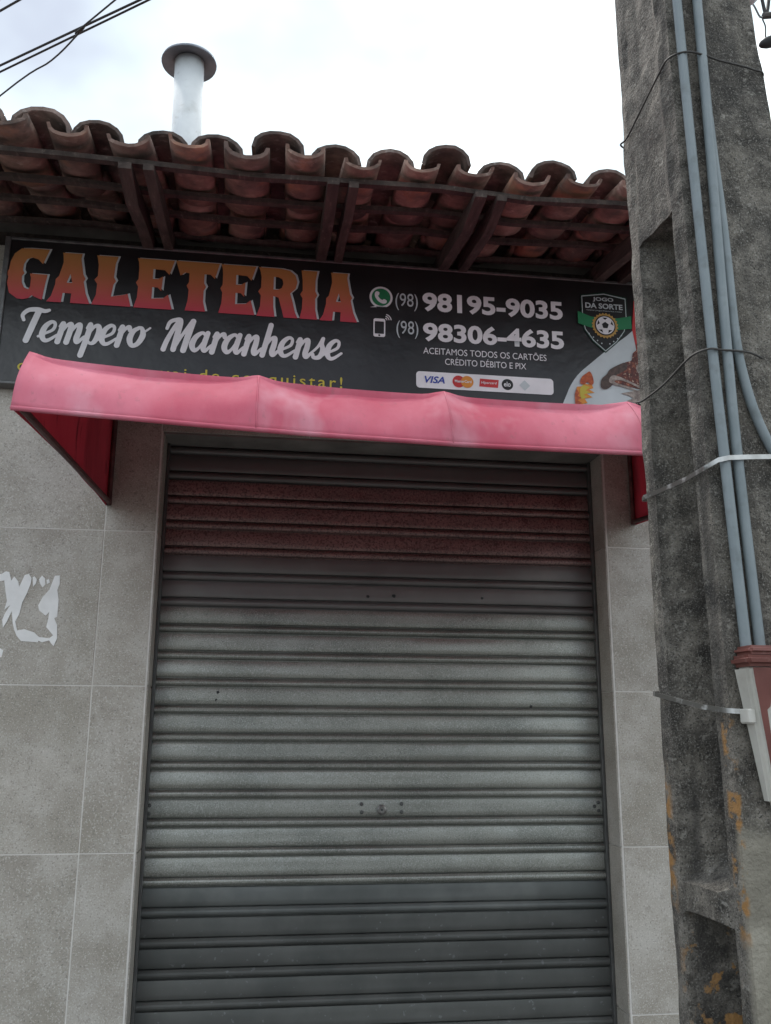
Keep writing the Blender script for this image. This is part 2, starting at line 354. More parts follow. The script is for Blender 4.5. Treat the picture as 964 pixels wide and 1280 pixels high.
def barrel(cap, seed):
    """one hand made barrel tile, 0.46 long, tapering, 12 mm thick; local +Y runs up the slope, rims at z=0"""
    rnd = random.Random(seed); bm = bmesh.new(); nseg, nl = 9, 4
    grid = []
    for j in range(nl):
        t = j/(nl-1)
        wid = (.094 - .014*t) if cap else (.071 + .012*t)
        hgt = (.078 - .012*t) if cap else (.044 + .010*t)
        row_o, row_i = [], []
        for i in range(nseg):
            a = math.pi*i/(nseg-1)
            jit = rnd.uniform(-.004, .004) if j == 0 else 0
            # a flattened arch rather than a true half circle
            ca, sa_ = math.cos(a), math.sin(a)**.82
            s = 1 if cap else -1
            row_o.append(bm.verts.new((ca*wid, t*.46 + jit, s*sa_*hgt + (.006*math.sin(t*3+seed)))))
            row_i.append(bm.verts.new((ca*(wid-.012), t*.46 + jit*1.2, s*sa_*(hgt-.012) + (.006*math.sin(t*3+seed)))))
        grid.append((row_o, row_i))
    for (o0, i0), (o1, i1) in zip(grid, grid[1:]):
        for k in range(nseg-1):
            bm.faces.new((o0[k], o0[k+1], o1[k+1], o1[k])).smooth = True
            bm.faces.new((i0[k], i1[k], i1[k+1], i0[k+1])).smooth = True
        bm.faces.new((o0[0], o1[0], i1[0], i0[0])); bm.faces.new((o0[-1], i0[-1], i1[-1], o1[-1]))
    for o_, i_ in (grid[0], grid[-1]):
        for k in range(nseg-1): bm.faces.new((o_[k], i_[k], i_[k+1], o_[k+1]))
    bmesh.ops.recalc_face_normals(bm, faces=bm.faces)
    me = bpy.data.meshes.new('roof_tile'); bm.to_mesh(me); bm.free(); return me
CH = [barrel(False, i) for i in range(4)]; CP = [barrel(True, 10+i) for i in range(4)]
for me in CH: me.materials.append(M_CLAY)
for me in CP: me.materials.append(M_MOULD)
PIT, EXP = .203, .365
def put_tile(me, x, s, h):
    o = link('roof_tile', me, roof)
    loc = rp_(x, s, h + sag(x))
    o.rotation_euler = (AL - .018 + random.uniform(-.02, .02), random.uniform(-.09, .09), random.uniform(-.05, .05)); o.location = loc
    k_ = random.uniform(.92, 1.14 if x < 0 else 1.02); o.scale = (k_, 1, k_*random.uniform(.9, 1.12))
for col in range(-5, 13):
    xc = -.814 + .1015 + col*PIT
    for row in range(4):
        j = random.uniform
        put_tile(random.choice(CH), xc + j(-.008, .008), row*EXP + (j(-.03, .02) if row == 0 else j(-.02, .02)), j(-.004, .008) + .002*row)
        put_tile(random.choice(CP), xc + PIT/2 + j(-.012, .012), row*EXP + .03 + (j(-.03, .05) if row == 0 else j(-.02, .02)), j(-.006, .014) - .008)
for i, (xa, sw) in enumerate([(-1.42, .04), (-.525, .044), (-.435, .036), (.20, .042), (.275, .034), (.735, .042), (.82, .036), (1.44, .042), (1.55, .036)]):
    bm = bmesh.new(); jx = random.uniform(-.015, .015)
    h1, h0 = -.078, -.148
    va = []
    for s in (.012 + random.uniform(0, .02), .24, .5, .8, 1.5):
        q = random.uniform(-.004, .004)
        lo = h0 if s > .2 else -.100      # the tail is cut to a slant under the eave
        va.append([bm.verts.new(rp_(xa + dx*sw/2 + jx*(1-s/1.5) + q, s, h)) for dx, h in ((-1, lo), (1, lo), (1, h1), (-1, h1))])
    for a, b in zip(va, va[1:]):
        for k_ in range(4): bm.faces.new((a[k_], a[(k_+1) % 4], b[(k_+1) % 4], b[k_]))
    bm.faces.new(va[0]); bm.faces.new(va[-1][::-1])
    o = build('rafter', bm, M_WOOD, roof)
for s in (.055, .29, .50, .74, .98, 1.18):
    bm = bmesh.new(); va = []
    for i in range(13):
        x_ = -1.75 + i*4.0/12; d = sag(x_)*.8 + random.uniform(-.003, .003); ss = s + random.uniform(-.006, .006)
        va.append([bm.verts.new(rp_(x_, ss + a, h + d)) for a, h in ((0, -.076), (.038, -.076), (.038, -.059), (0, -.059))])
    for a, b in zip(va, va[1:]):
        for k_ in range(4): bm.faces.new((a[k_], a[(k_+1) % 4], b[(k_+1) % 4], b[k_]))
    bm.faces.new(va[0]); bm.faces.new(va[-1][::-1])
    o = build('batten', bm, M_WOOD, roof)
build('wall_plate', bx(-3.2, 4.2, .03, .28, 3.44, 3.52), M_WOOD, shop)
build('wall_head', bx(-3.2, 4.2, .06, .25, 3.52, 3.60), M_PLASTER, shop)

# ---- vent pipe with its rain cap, through the roof
bm = tube(bmesh.new(), [(-.43, .32, 3.5), (-.447, .305, 4.66)], .0705, 28)
pipe = build('chimney', bm, M_PIPE, shop, smooth=True)
bm = bmesh.new(); cx, cy = -.449, .305
prof = [(.0, 4.675), (.125, 4.655), (.131, 4.648), (.133, 4.655), (.128, 4.668), (.045, 4.735), (0, 4.748)]
rings = []
for r_, z_ in prof:
    rings.append([bm.verts.new((cx + max(r_, .0005)*math.cos(a), cy + max(r_, .0005)*math.sin(a), z_ + .02*r_*math.cos(a)))
                  for a in [2*math.pi*i/32 for i in range(32)]])
for a, b in zip(rings, rings[1:]):
    for i in range(32): bm.faces.new((a[i], a[(i+1) % 32], b[(i+1) % 32], b[i]))
cap = build('rain_cap', bm, M_CAP, pipe, smooth=True)

# ------------------------------------------------------------------ roller shutter
sh = empty('roller_shutter', (.5, DY, 0))
tag(sh, 'closed grey metal roller shutter under the pink awning', 'roller shutter')
P0 = 1.757; PS = .10696
prof = [(-.003, .013), (.0022, .0125), (.0026, -.003), (.006, -.0085), (.012, -.0120), (.018, -.0125), (.024, -.0105), (.0315, -.003), (.0335, .002), (.0338, .0120),
        (.0366, .0120), (.037, -.0015), (.040, -.0032), (.058, -.0032), (.080, -.0018), (.1000, -.0004), (.1035, .0012), (.1038, .0112), (.1048, .0112)]
def slat_mesh(m, seed):
    rnd = random.Random(seed); bm = bmesh.new(); n = 24; cols = []
    x0, x1 = XL+.004, XR-.004
    ph = rnd.uniform(0, 6)
    for i in range(n+1):
        x_ = x0 + (x1-x0)*i/n; wob = .0022*math.sin(x_*4.3+ph) + .0007*math.sin(x_*13+ph*2)
        fr = [bm.verts.new((x_, DY + y_ + wob*(1 if .04 < z_ < .099 else .3), z_)) for z_, y_ in prof]
        cols.append(fr)
    for a, b in zip(cols, cols[1:]):
        for k_ in range(len(prof)-1):
            f = bm.faces.new((a[k_], b[k_], b[k_+1], a[k_+1])); f.smooth = 11 <= k_ <= 14
    back = [[bm.verts.new((c[0].co.x, DY+.018, z_)) for z_ in (.001, .1045)] for c in (cols[0], cols[-1])]
    bm.faces.new((back[0][0], back[1][0], back[1][1], back[0][1]))
    bmesh.ops.recalc_face_normals(bm, faces=bm.faces)
    me = bpy.data.meshes.new('slat'); bm.to_mesh(me); bm.free(); me.materials.append(m); return me
SM = {m.name: [slat_mesh(m, i) for i in range(3)] for m in (M_STEEL, M_SPECK, M_DULL, M_LOW, M_MID)}
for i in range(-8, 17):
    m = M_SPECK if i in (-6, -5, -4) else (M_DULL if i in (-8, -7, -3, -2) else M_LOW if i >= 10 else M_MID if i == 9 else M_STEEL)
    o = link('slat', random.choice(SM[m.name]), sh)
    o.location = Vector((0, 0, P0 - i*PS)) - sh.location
    o.rotation_euler = (random.uniform(-.006, .006), 0, random.uniform(-.0006, .0006))
    o.location.y += random.uniform(-.001, .001)
for x0, x1 in ((XL+.0115, XL+.024), (XR-.024, XR-.0115)):
    bm = bx(x0, x1, DY-.028, DY+.03, .0, ZT-.008, bev=.002); build('guide_rail', bm, M_RAIL, sh)
# lock with its four rivets, and the side bolts
lk = build('lock', tube(bmesh.new(), [(.505, DY+.002, 1.177), (.505, DY-.008, 1.177), (.505, DY-.0115, 1.177)], 0, 24, radii=[.020, .020, .013]), M_BRASS, sh)
kc = build('keyhole', tube(bmesh.new(), [(.505, DY-.010, 1.177), (.505, DY-.0125, 1.177)], .004, 10), M_CABLE, lk)
for x_, z_ in ((.424, 1.199), (.425, 1.168), (.585, 1.199), (.585, 1.168), (1.405, 1.20), (1.405, 1.168), (1.388, 1.185), (-.398, 1.198), (-.398, 1.168)):
    build('rivet', tube(bmesh.new(), [(x_, DY+.001, z_), (x_, DY-.005, z_), (x_, DY-.008, z_)], 0, 12, radii=[.0075, .0075, .004]), M_RAIL, sh)
bm = bmesh.new()
for x_, z_ in ((.44, 2.03), (.55, 2.035), (.93, 2.035), (1.13, 1.585), (-.16, 1.63), (-.165, 1.60)):
    s_ = random.uniform(.004, .008)
    tube(bm, [(x_, DY+.001, z_), (x_+.002, DY-.0055, z_-.002)], s_, 7)
build('paint_chips', bm, M_CABLE, sh)

# ------------------------------------------------------------------ awning
aw = empty('awning', (.47, 0, 2.34))
tag(aw, 'faded pink red vinyl awning with sagging fabric above the shutter', 'awning')
AX0, AX1 = -.623, 1.572
RIBS = [AX0, -.03, .476, 1.005, AX1]
def awz(x, top=1):
    K = [(-.7, .004), (-.03, -.030), (.476, -.046), (1.005, -.046), (1.7, -.05)]
    for (a, za), (b, zb) in zip(K, K[1:]):
        if x <= b: return (za + (zb-za)*(x-a)/(b-a))*(1 if top else .85)
def awp(x, v):
    """v: 0 at the wall, 1 the top bar, 2 the bottom bar"""
    for a, b in zip(RIBS, RIBS[1:]):
        if a <= x <= b+1e-6: t = (x-a)/(b-a); break
    d = abs(4*t*(1-t))**.75
    dz = awz(x)
    peak = math.exp(-(min(t, 1-t)*(b-a)/.035)**2)
    if v <= 1:
        y, z_ = -1.29*v, 2.80 - .365*v
        z_ -= .022*d*math.sin(math.pi*(.15+.75*v)) - .010*peak*v
        return Vector((x, y, z_ + dz*v))
    u = v-1
    y = -1.29 - .115*u - .020*math.sin(math.pi*u)
    z_ = 2.434 - .184*u - .020*d*(1-u)**1.5 + .010*peak*(1-u)
    y += .016*d*math.sin(math.pi*(.2+.6*u)) * (1-u*.7) + .004*noise.noise((x*4, u*2, 3.1))
    y -= .004*peak*math.sin(math.pi*u)
    y += .006*noise.noise((x*9, u*1.2, 7.7))*math.sin(math.pi*min(1, u+.08)) + .0028*noise.noise((x*26, u*2.2, 1.7))*math.sin(math.pi*u)
    z_ += .004*noise.noise((x*11, 3.3, 5.1))*(1-u)
    return Vector((x, y, z_ + dz*(1-.15*u)))
def cloth(fn, us, vs_, th, nrm):
    bm = bmesh.new(); g = [[bm.verts.new(fn(u_, v_)) for v_ in vs_] for u_ in us]; fs = []
    for a, b in zip(g, g[1:]):
        for i in range(len(vs_)-1):
            f = bm.faces.new((a[i], b[i], b[i+1], a[i+1])); f.smooth = True; fs.append(f)
    return bm
us = sorted(set([AX0 + (AX1-AX0)*i/110 for i in range(111)] + RIBS))
vv = [i/10 for i in range(10)] + [.95, .985, 1, 1.02, 1.06] + [1+i/10 for i in range(1, 11)]
bm = cloth(awp, us, vv, 0, 0)
cov = build('cover', bm, M_AWN, aw)
md = cov.modifiers.new('thick', 'SOLIDIFY'); md.thickness = .0015; md.offset = 0
# the hem is rolled round the bottom edge
build('hem', tube(bmesh.new(), [awp(x, 2) + Vector((0, .004, .001)) for x in us], .0068, 8), M_AWN, aw, smooth=True)
def side(x, sgn, nm):
    bm = bmesh.new(); top = [awp(x, v) for v in (0, .25, .5, .75, 1, 1.25, 1.5, 1.75, 2)]
    n_ = 14; prev = None
    A0, A1 = Vector((x, 0, 2.344)), awp(x, 2)
    for i in range(n_+1):
        t = i/n_; bot = A0.lerp(A1, t)
        bot.z += .012*math.sin(math.pi*t)
        # top edge at this distance from the wall
        yy = bot.y; tp = None
        for a, b in zip(top, top[1:]):
            if (a.y-yy)*(b.y-yy) <= 0 and a.y != b.y: tp = a.lerp(b, (yy-a.y)/(b.y-a.y)); break
        tp = tp or top[-1]
        row = [bm.verts.new(bot.lerp(tp, q/6) + Vector((sgn*.010*math.sin(math.pi*q/6)*math.sin(math.pi*t) + .004*noise.noise((t*5, q*.7, x)), 0, 0))) for q in range(7)]
        if prev:
            for k_ in range(6):
                f = bm.faces.new((prev[k_], row[k_], row[k_+1], prev[k_+1])); f.smooth = True
        prev = row
    o = build('side_panel', bm, M_AWNS, aw); md = o.modifiers.new('thick', 'SOLIDIFY'); md.thickness = .0015; md.offset = 0
    build('frame_bar', tube(bmesh.new(), [A0 + Vector((-sgn*.012, -.015, .012)), A1 + Vector((-sgn*.012, .034, .016))], .010, 8), M_TUBE, aw)
    build('frame_bar', tube(bmesh.new(), [A0 + Vector((-sgn*.012, -.012, .0)), (x - sgn*.012, -.012, 2.785)], .010, 8), M_TUBE, aw)
side(AX0, -1, 'left'); side(AX1, 1, 'right')
for x in RIBS[1:-1]:
    build('seam', tube(bmesh.new(), [awp(x, 1.02 + .97*i/8) + Vector((0, -.0005, 0)) for i in range(9)], .0026, 6), M_AWN, aw, smooth=True)
    build('rib', tube(bmesh.new(), [awp(x, v) + Vector((0, .003, -.011)) for v in (0.01, .5, .985)] + [awp(x, v) + Vector((0, .022, -.006)) for v in (1.08, 1.5, 1.9)], .008, 8), M_TUBE, aw, smooth=True)
build('frame_bar', tube(bmesh.new(), [awp(x, 2) + Vector((0, .034, .016)) for x in (AX0+.012, -.03, .476, 1.005, AX1-.012)], .010, 8), M_TUBE, aw)
build('frame_bar', tube(bmesh.new(), [(AX0+.01, -.012, 2.785), (AX1-.01, -.012, 2.785)], .010, 8), M_TUBE, aw)

# ------------------------------------------------------------------ shop sign
sg = empty('shop_sign', (.5, -.06, 2.82))
tag(sg, 'long black shop sign reading GALETERIA over the pink awning', 'sign')
SX0, SX1, SZ0, SZ1, SY = -1.072, 1.93, 2.820, 3.437, -.060
build('panel', bx(SX0, SX1, SY, -.022, SZ0, SZ1), M_SIGN, sg)
bm = bmesh.new()
box(bm, SX0-.022, SX0-.0005, -.068, -.0005, SZ0-.010, SZ1+.012, bev=.002)
box(bm, SX0, SX1, -.067, -.0012, SZ0-.011, SZ0-.0005, bev=.002)
box(bm, SX0, SX1, -.067, -.0012, SZ1+.0005, SZ1+.012, bev=.002)
build('frame', bm, M_FRAME, sg)
LAY = .0011
def curve_mesh(polys, name='c'):
    cu = bpy.data.curves.new(name, 'CURVE'); cu.dimensions = '2D'; cu.fill_mode = 'BOTH'
    for p in polys:
        s = cu.splines.new('POLY'); s.points.add(len(p)-1); s.use_cyclic_u = True
        for q, (a, b) in zip(s.points, p): q.co = (a, b, 0, 1)
    ob = bpy.data.objects.new(name, cu); me = bpy.data.meshes.new_from_object(ob)
    bpy.data.objects.remove(ob); bpy.data.curves.remove(cu); return me
def printed(name, me, layer, m, parent, tr=lambda x, y: (x, y)):
    """lays a flat mesh (x, y) on the sign face at (x, z)"""
    for v in me.vertices:
        a, b = tr(v.co.x, v.co.y); v.co = (a, SY - LAY*layer - v.co.z, b)
    me.name = name; me.materials.clear(); me.materials.append(m)
    o = link(name, me, parent)
    if parent == sg: o.matrix_parent_inverse = Matrix.Translation(sg.location).inverted()
    return o
def poly(name, polys, layer, m, parent=None):
    return printed(name, curve_mesh(polys), layer, m, parent or sg)
def text(name, body, x0, x1, z0, z1, layer, m, parent=None, bold=0, shear=0, spacing=1, ref=None):
    cu = bpy.data.curves.new('t', 'FONT'); cu.body = body; cu.offset = bold; cu.shear = shear; cu.space_character = spacing; cu.resolution_u = 4
    ob = bpy.data.objects.new('t', cu); me = bpy.data.meshes.new_from_object(ob)
    bpy.data.objects.remove(ob); bpy.data.curves.remove(cu)
    X = [v.co.x for v in me.vertices]; Y = [v.co.y for v in me.vertices]
    ax, bx_, ay, by = min(X), max(X), min(Y), max(Y)
    return printed(name, me, layer, m, parent or sg, lambda a, b: (x0 + (a-ax)/(bx_-ax)*(x1-x0), z0 + (b-ay)/(by-ay)*(z1-z0)))
def circ(cx, cz, r, n=32, a0=0, a1=2*math.pi, ry=None):
    return [(cx + r*math.cos(a0 + (a1-a0)*i/n), cz + (ry or r)*math.sin(a0 + (a1-a0)*i/n)) for i in range(n)]
def rrect(x0, x1, z0, z1, r, n=6):
    o = []
    for cx, cz, a in ((x1-r, z1-r, 0), (x0+r, z1-r, 90), (x0+r, z0+r, 180), (x1-r, z0+r, 270)):
        o += [(cx + r*math.cos(R(a+90*i/n)), cz + r*math.sin(R(a+90*i/n))) for i in range(n+1)]
    return o
def sm(pts, sub=5):      # smooth closed outline
    P = list(pts); n = len(P); o = []
    for i in range(n):
        a, b, c, d = P[i-1], P[i], P[(i+1) % n], P[(i+2) % n]
        for k_ in range(sub):
            t = k_/sub; o.append(tuple(.5*((2*b[q]) + (-a[q]+c[q])*t + (2*a[q]-5*b[q]+4*c[q]-d[q])*t*t + (-a[q]+3*b[q]-3*c[q]+d[q])*t**3) for q in (0, 1)))
    return o

# title: wood type letters with spurs at mid stem, each in a unit box
def stem_l(x):   # left side of a flared stem with its spur, going up
    return [(x-.03, 0), (x+.02, .2), (x+.03, .42), (x-.01, .49), (x+.03, .57), (x+.03, .8), (x, .93), (x-.02, 1)]
GL = {
 'E': [[(.02, 0), (.09, .2), (.10, .42), (.04, .50), (.10, .58), (.10, .8), (.08, .92), (.04, 1), (1.0, 1), (.88, .70), (.76, .79), (.46, .80), (.46, .60), (.60, .60), (.72, .66), (.70, .36), (.60, .43), (.46, .43), (.46, .20), (.76, .22), (.88, .30), (1.0, 0)]],
 'L': [[(0, 0), (.10, .2), (.11, .42), (.03, .50), (.11, .58), (.11, .8), (.08, .92), (.05, 1), (.60, 1), (.54, .85), (.52, .58), (.58, .50), (.52, .42), (.48, .18), (.84, .24), (.90, .26), (1.0, 0)]],
 'I': [[(0, 0), (.12, .2), (.14, .42), (0, .50), (.14, .58), (.12, .8), (.04, 1), (.96, 1), (.86, .8), (.86, .58), (.98, .50), (.86, .42), (.88, .2), (1.0, 0)]],
 'T': [[(.26, 0), (.31, .2), (.32, .42), (.27, .50), (.32, .58), (.32, .76), (.22, .77), (.12, .70), (0, 1), (1.0, 1), (.90, .68), (.80, .76), (.66, .76), (.66, .58), (.71, .50), (.66, .42), (.66, .2), (.72, 0)]],
 'A': [[(0, 0), (.10, .12), (.17, .35), (.17, .46), (.24, .52), (.32, .8), (.30, .95), (.28, 1), (.74, 1), (.72, .9), (.80, .58), (.86, .50), (.82, .44), (.89, .2), (1.0, 0), (.55, 0), (.56, .19), (.36, .19), (.34, 0)],
       [(.43, .40), (.50, .58), (.56, .40)]],
 'R': [[(0, 0), (.08, .2), (.09, .42), (.02, .50), (.09, .58), (.09, .8), (.06, .92), (.02, 1), (.56, 1), (.78, .97), (.92, .88), (.97, .74), (.93, .60), (.80, .50), (.87, .32), (.93, .12), (1.0, 0), (.66, 0), (.60, .18), (.52, .40), (.39, .42), (.40, .2), (.44, 0)],
       [(.39, .56), (.39, .82), (.50, .82), (.60, .78), (.63, .69), (.59, .60), (.50, .56)]],
 'G': [sm([(.30, .0), (.10, .10), (.02, .30)], 1) + [(.04, .42), (-.02, .49), (.04, .56), (.06, .72), (.14, .88), (.30, .985), (.50, 1.0), (1.0, 1.0), (.86, .70), (.74, .79), (.58, .82), (.46, .78), (.39, .68), (.38, .56), (.43, .50), (.37, .44), (.38, .32), (.45, .22), (.56, .19), (.60, .25), (.60, .42), (.56, .50), (1.0, .50), (.96, .3), (.92, .0), (.74, .05), (.66, .08), (.58, .02), (.44, -.01)]],
}
LET = [('G', -1.074, -.916, 3.176, 3.402), ('A', -.912, -.741, 3.171, 3.393), ('L', -.735, -.578, 3.171, 3.392), ('E', -.570, -.412, 3.170, 3.393),
       ('T', -.407, -.226, 3.171, 3.394), ('E', -.226, -.074, 3.170, 3.393), ('R', -.066, .106, 3.168, 3.392), ('I', .114, .188, 3.168, 3.391), ('A', .197, .358, 3.167, 3.390)]
for ch, x0, x1, z0, z1 in LET:
    def fit(p, dx=0, dz=0): return [(x0 + a*(x1-x0) + dx, z0 + b*(z1-z0) + dz) for a, b in p]
    o = poly('letter', [fit(p) for p in GL[ch]], 4, M_TITLE)
    # pale offset edge printed behind each letter
    q = poly('letter_edge', [fit(p, .0085, .004) for p in GL[ch]], 2, M_PALE, o)

# brush script, drawn as pen strokes of varying width (x height = 1)
SC = {
 'e': ([[(-.05, .22, .16), (.25, .40, .17), (.55, .62, .2), (.56, .92, .2), (.36, 1.0, .24), (.14, .74, .32), (.10, .34, .36), (.26, .06, .28), (.48, .06, .22), (.80, .34, .16)]], .74),
 'm': ([[(.10, .80, .2), (.20, .96, .3), (.20, .6, .34), (.18, .0, .34)], [(.22, .45, .16), (.40, .86, .2), (.58, .94, .3), (.62, .6, .34), (.60, .0, .34)],
        [(.64, .45, .16), (.82, .86, .2), (1.0, .94, .3), (1.04, .6, .34), (1.02, .2, .34), (1.12, .04, .26), (1.36, .34, .16)]], 1.30),
 'n': ([[(.10, .80, .2), (.20, .96, .3), (.20, .6, .34), (.18, .0, .34)], [(.22, .45, .16), (.40, .86, .2), (.58, .94, .3), (.62, .6, .34), (.60, .2, .34), (.70, .04, .26), (.94, .34, .16)]], .88),
 'h': ([[(.24, 1.62, .32), (.22, .9, .34), (.18, .0, .34)], [(.22, .45, .16), (.40, .86, .2), (.58, .94, .3), (.62, .6, .34), (.60, .2, .34), (.70, .04, .26), (.94, .34, .16)]], .88),
 'r': ([[(.10, .80, .2), (.20, .98, .3), (.20, .6, .34), (.18, .0, .34)], [(.22, .5, .16), (.36, .86, .2), (.52, .98, .28), (.60, .82, .26)]], .62),
 'p': ([[(.10, .80, .2), (.20, .98, .3), (.20, .3, .34), (.14, -.62, .34)], [(.22, .45, .16), (.40, .88, .2), (.60, .92, .3), (.70, .55, .36), (.60, .10, .28), (.42, .02, .2), (.26, .16, .16)]], .80),
 'o': ([[(.40, .98, .22), (.16, .78, .3), (.08, .38, .36), (.26, .04, .28), (.52, .14, .3), (.66, .58, .36), (.54, .94, .24), (.38, .98, .22)], [(.52, .90, .16), (.70, .80, .15), (.92, 1.0, .13)]], .80),
 'a': ([[(.62, .84, .22), (.42, .98, .22), (.16, .74, .32), (.08, .32, .36), (.26, .04, .28), (.46, .22, .18), (.64, .72, .16)], [(.68, .98, .3), (.64, .5, .34), (.64, .18, .32), (.76, .04, .24), (.98, .34, .16)]], .92),
 's': ([[(-.04, .22, .15), (.26, .62, .17), (.42, 1.08, .22), (.42, .80, .26), (.54, .42, .34), (.44, .08, .3), (.18, .04, .24), (.10, .2, .22)], [(.46, .06, .2), (.74, .34, .16)]], .68),
 'T': ([[(.02, 1.02, .2), (-.10, 1.28, .24), (.10, 1.54, .28), (.50, 1.60, .30), (.86, 1.54, .26), (1.06, 1.60, .2)], [(.60, 1.55, .36), (.52, .9, .38), (.42, -.02, .36)]], .98),
 'M': ([[(.10, .0, .32), (.16, .5, .3), (.34, 1.2, .26), (.52, 1.58, .30)], [(.0, 1.10, .2), (.06, 1.44, .24), (.30, 1.58, .26), (.54, 1.54, .30), (.56, .9, .36), (.56, .02, .34)],
        [(.58, .06, .2), (.80, .8, .2), (1.12, 1.58, .28)], [(1.14, 1.56, .34), (1.08, .8, .38), (1.04, .0, .36)]], 1.30),
}
def densify(s):
    o = []
    for a, b in zip(s, s[1:]):
        n_ = max(1, int(math.hypot(b[0]-a[0], b[1]-a[1])/.03))
        o += [tuple(u + (v-u)*i/n_ for u, v in zip(a, b)) for i in range(n_)]
    return o + [s[-1]]
def script_word(word, x0, x1, zb, xh, layer, parent):
    X = 0; strokes = []; SHR = .20
    for ch in word:
        st, adv = SC[ch]
        for s in st: strokes.append([(X + a + SHR*b, b, w_) for a, b, w_ in spline(s, 7)])
        X += adv
    lo = min(p[0]-p[2]/2 for s in strokes for p in s); hi = max(p[0]+p[2]/2 for s in strokes for p in s)
    k_ = (x1-x0)/(hi-lo)
    # union of all the strokes: a distance field cut into outline cells
    q = np.array([(x0 + (a-lo)*k_, zb + b*xh, w_*xh*.40) for s in strokes for a, b, w_ in densify(s)])
    h = .0016; gx = np.arange(x0-.006, x1+.006, h); gz = np.arange(zb-.08, zb+.15, h)
    D = np.full((len(gx), len(gz)), 1.0)
    for a, b, w_ in q:
        i0, i1 = np.searchsorted(gx, (a-w_-.006, a+w_+.006)); j0, j1 = np.searchsorted(gz, (b-w_-.006, b+w_+.006))
        d = np.hypot(gx[i0:i1, None]-a, gz[None, j0:j1]-b) - w_
        D[i0:i1, j0:j1] = np.minimum(D[i0:i1, j0:j1], d)
    bm = bmesh.new(); vc = {}
    def vert(key, p):
        if key not in vc: vc[key] = bm.verts.new((p[0], p[1], 0))
        return vc[key]
    lowest = np.minimum(np.minimum(D[:-1, :-1], D[1:, :-1]), np.minimum(D[:-1, 1:], D[1:, 1:]))
    for i, j in zip(*np.nonzero(lowest < 0)):
        cs = [(i, j), (i+1, j), (i+1, j+1), (i, j+1)]; ring = []
        for c, d in zip(cs, cs[1:] + cs[:1]):
            f0, f1 = D[c], D[d]
            if f0 < 0: ring.append(vert(c, (gx[c[0]], gz[c[1]])))
            if (f0 < 0) != (f1 < 0):
                t = f0/(f0-f1); e_ = (min(c, d), max(c, d))
                ring.append(vert(e_, (gx[c[0]] + (gx[d[0]]-gx[c[0]])*t, gz[c[1]] + (gz[d[1]]-gz[c[1]])*t)))
        if len(ring) > 2:
            try: bm.faces.new(ring)
            except ValueError: pass
    bmesh.ops.dissolve_limit(bm, angle_limit=R(3), verts=bm.verts, edges=bm.edges)
    bmesh.ops.triangulate(bm, faces=bm.faces)
    me = bpy.data.meshes.new('script_word'); bm.to_mesh(me); bm.free()
    return printed('script_word', me, layer, M_WHITE, parent)
script_word('Tempero', -1.006, -.488, 2.999, .084, 3, sg)
script_word('Maranhense', -.450, .300, 2.994, .084, 3, sg)
text('slogan', 'o galeto que vai de conquistar!', -.996, .300, 2.852, 2.916, 3, M_YELLOW, bold=.004, spacing=1.28)

# phone numbers
text('phone_prefix', '(98)', .522, .620, 3.238, 3.318, 3, M_PALE)
text('phone_number', '98195-9035', .640, 1.268, 3.241, 3.330, 3, M_WHITE, bold=.034)
text('phone_prefix', '(98)', .527, .622, 3.110, 3.190, 3, M_PALE)
text('phone_number', '98306-4635', .642, 1.268, 3.102, 3.190, 3, M_WHITE, bold=.034)
text('payment_notice', 'ACEITAMOS TODOS OS CART\u00d5ES', .643, 1.186, 3.045, 3.081, 3, M_WHITE)
text('payment_notice', 'CR\u00c9DITO D\u00c9BITO E PIX', .737, 1.094, 3.000, 3.036, 3, M_WHITE)
# chat bubble with a handset
ic = poly('chat_icon', [circ(.460, 3.292, .050, 36)[:26] + [(.413, 3.243), (.437, 3.250)] + circ(.460, 3.292, .050, 36)[29:]], 3, M_WHITE)
poly('bubble', [circ(.460, 3.292, .0405, 32)], 4, M_GREEN, ic)
hs = sm([(.440, 3.318), (.452, 3.314), (.451, 3.302), (.447, 3.297), (.456, 3.284), (.467, 3.279), (.472, 3.284), (.484, 3.277), (.482, 3.266), (.468, 3.262), (.448, 3.272), (.434, 3.292), (.433, 3.309)], 3)
poly('handset', [hs], 5, M_WHITE, ic)
ph = poly('phone_icon', [rrect(.428, .479, 3.109, 3.193, .009), rrect(.4335, .4735, 3.123, 3.180, .003), circ(.4535, 3.1165, .0045, 12)], 3, M_WHITE)
for r_ in (.012, .021, .030):
    a = circ(.476, 3.186, r_, 10, R(5), R(85)); b = circ(.476, 3.186, r_-.0042, 10, R(5), R(85))
    poly('signal_arc', [a + b[::-1]], 4, M_WHITE, ph)
# strip of card logos
st = poly('card_strip', [rrect(.612, 1.212, 2.890, 2.964, .016)], 3, M_WHITE)
text('card_logo', 'VISA', .648, .735, 2.913, 2.944, 5, M_BLUE, st, bold=.02, shear=.25)
poly('card_logo', [circ(.795, 2.927, .027)], 4, M_RED, st); poly('card_logo', [circ(.832, 2.927, .027)], 5, M_ORANGE, st)
text('card_word', 'MasterCard', .778, .850, 2.922, 2.934, 6, M_WHITE, st, bold=.02)
poly('card_logo', [[(.884, 2.910), (.966, 2.908), (.970, 2.944), (.888, 2.946)]], 4, M_RED, st)
text('card_word', 'Hipercard', .892, .961, 2.920, 2.934, 5, M_WHITE, st, bold=.01, shear=.2)
poly('card_logo', [circ(1.008, 2.926, .025)], 4, M_BLACK, st)
text('card_word', 'elo', .992, 1.022, 2.916, 2.938, 5, M_WHITE, st, bold=.02)
poly('card_logo', [[(1.060, 2.926), (1.084, 2.950), (1.108, 2.926), (1.084, 2.902)]], 4, M_PALE, st)
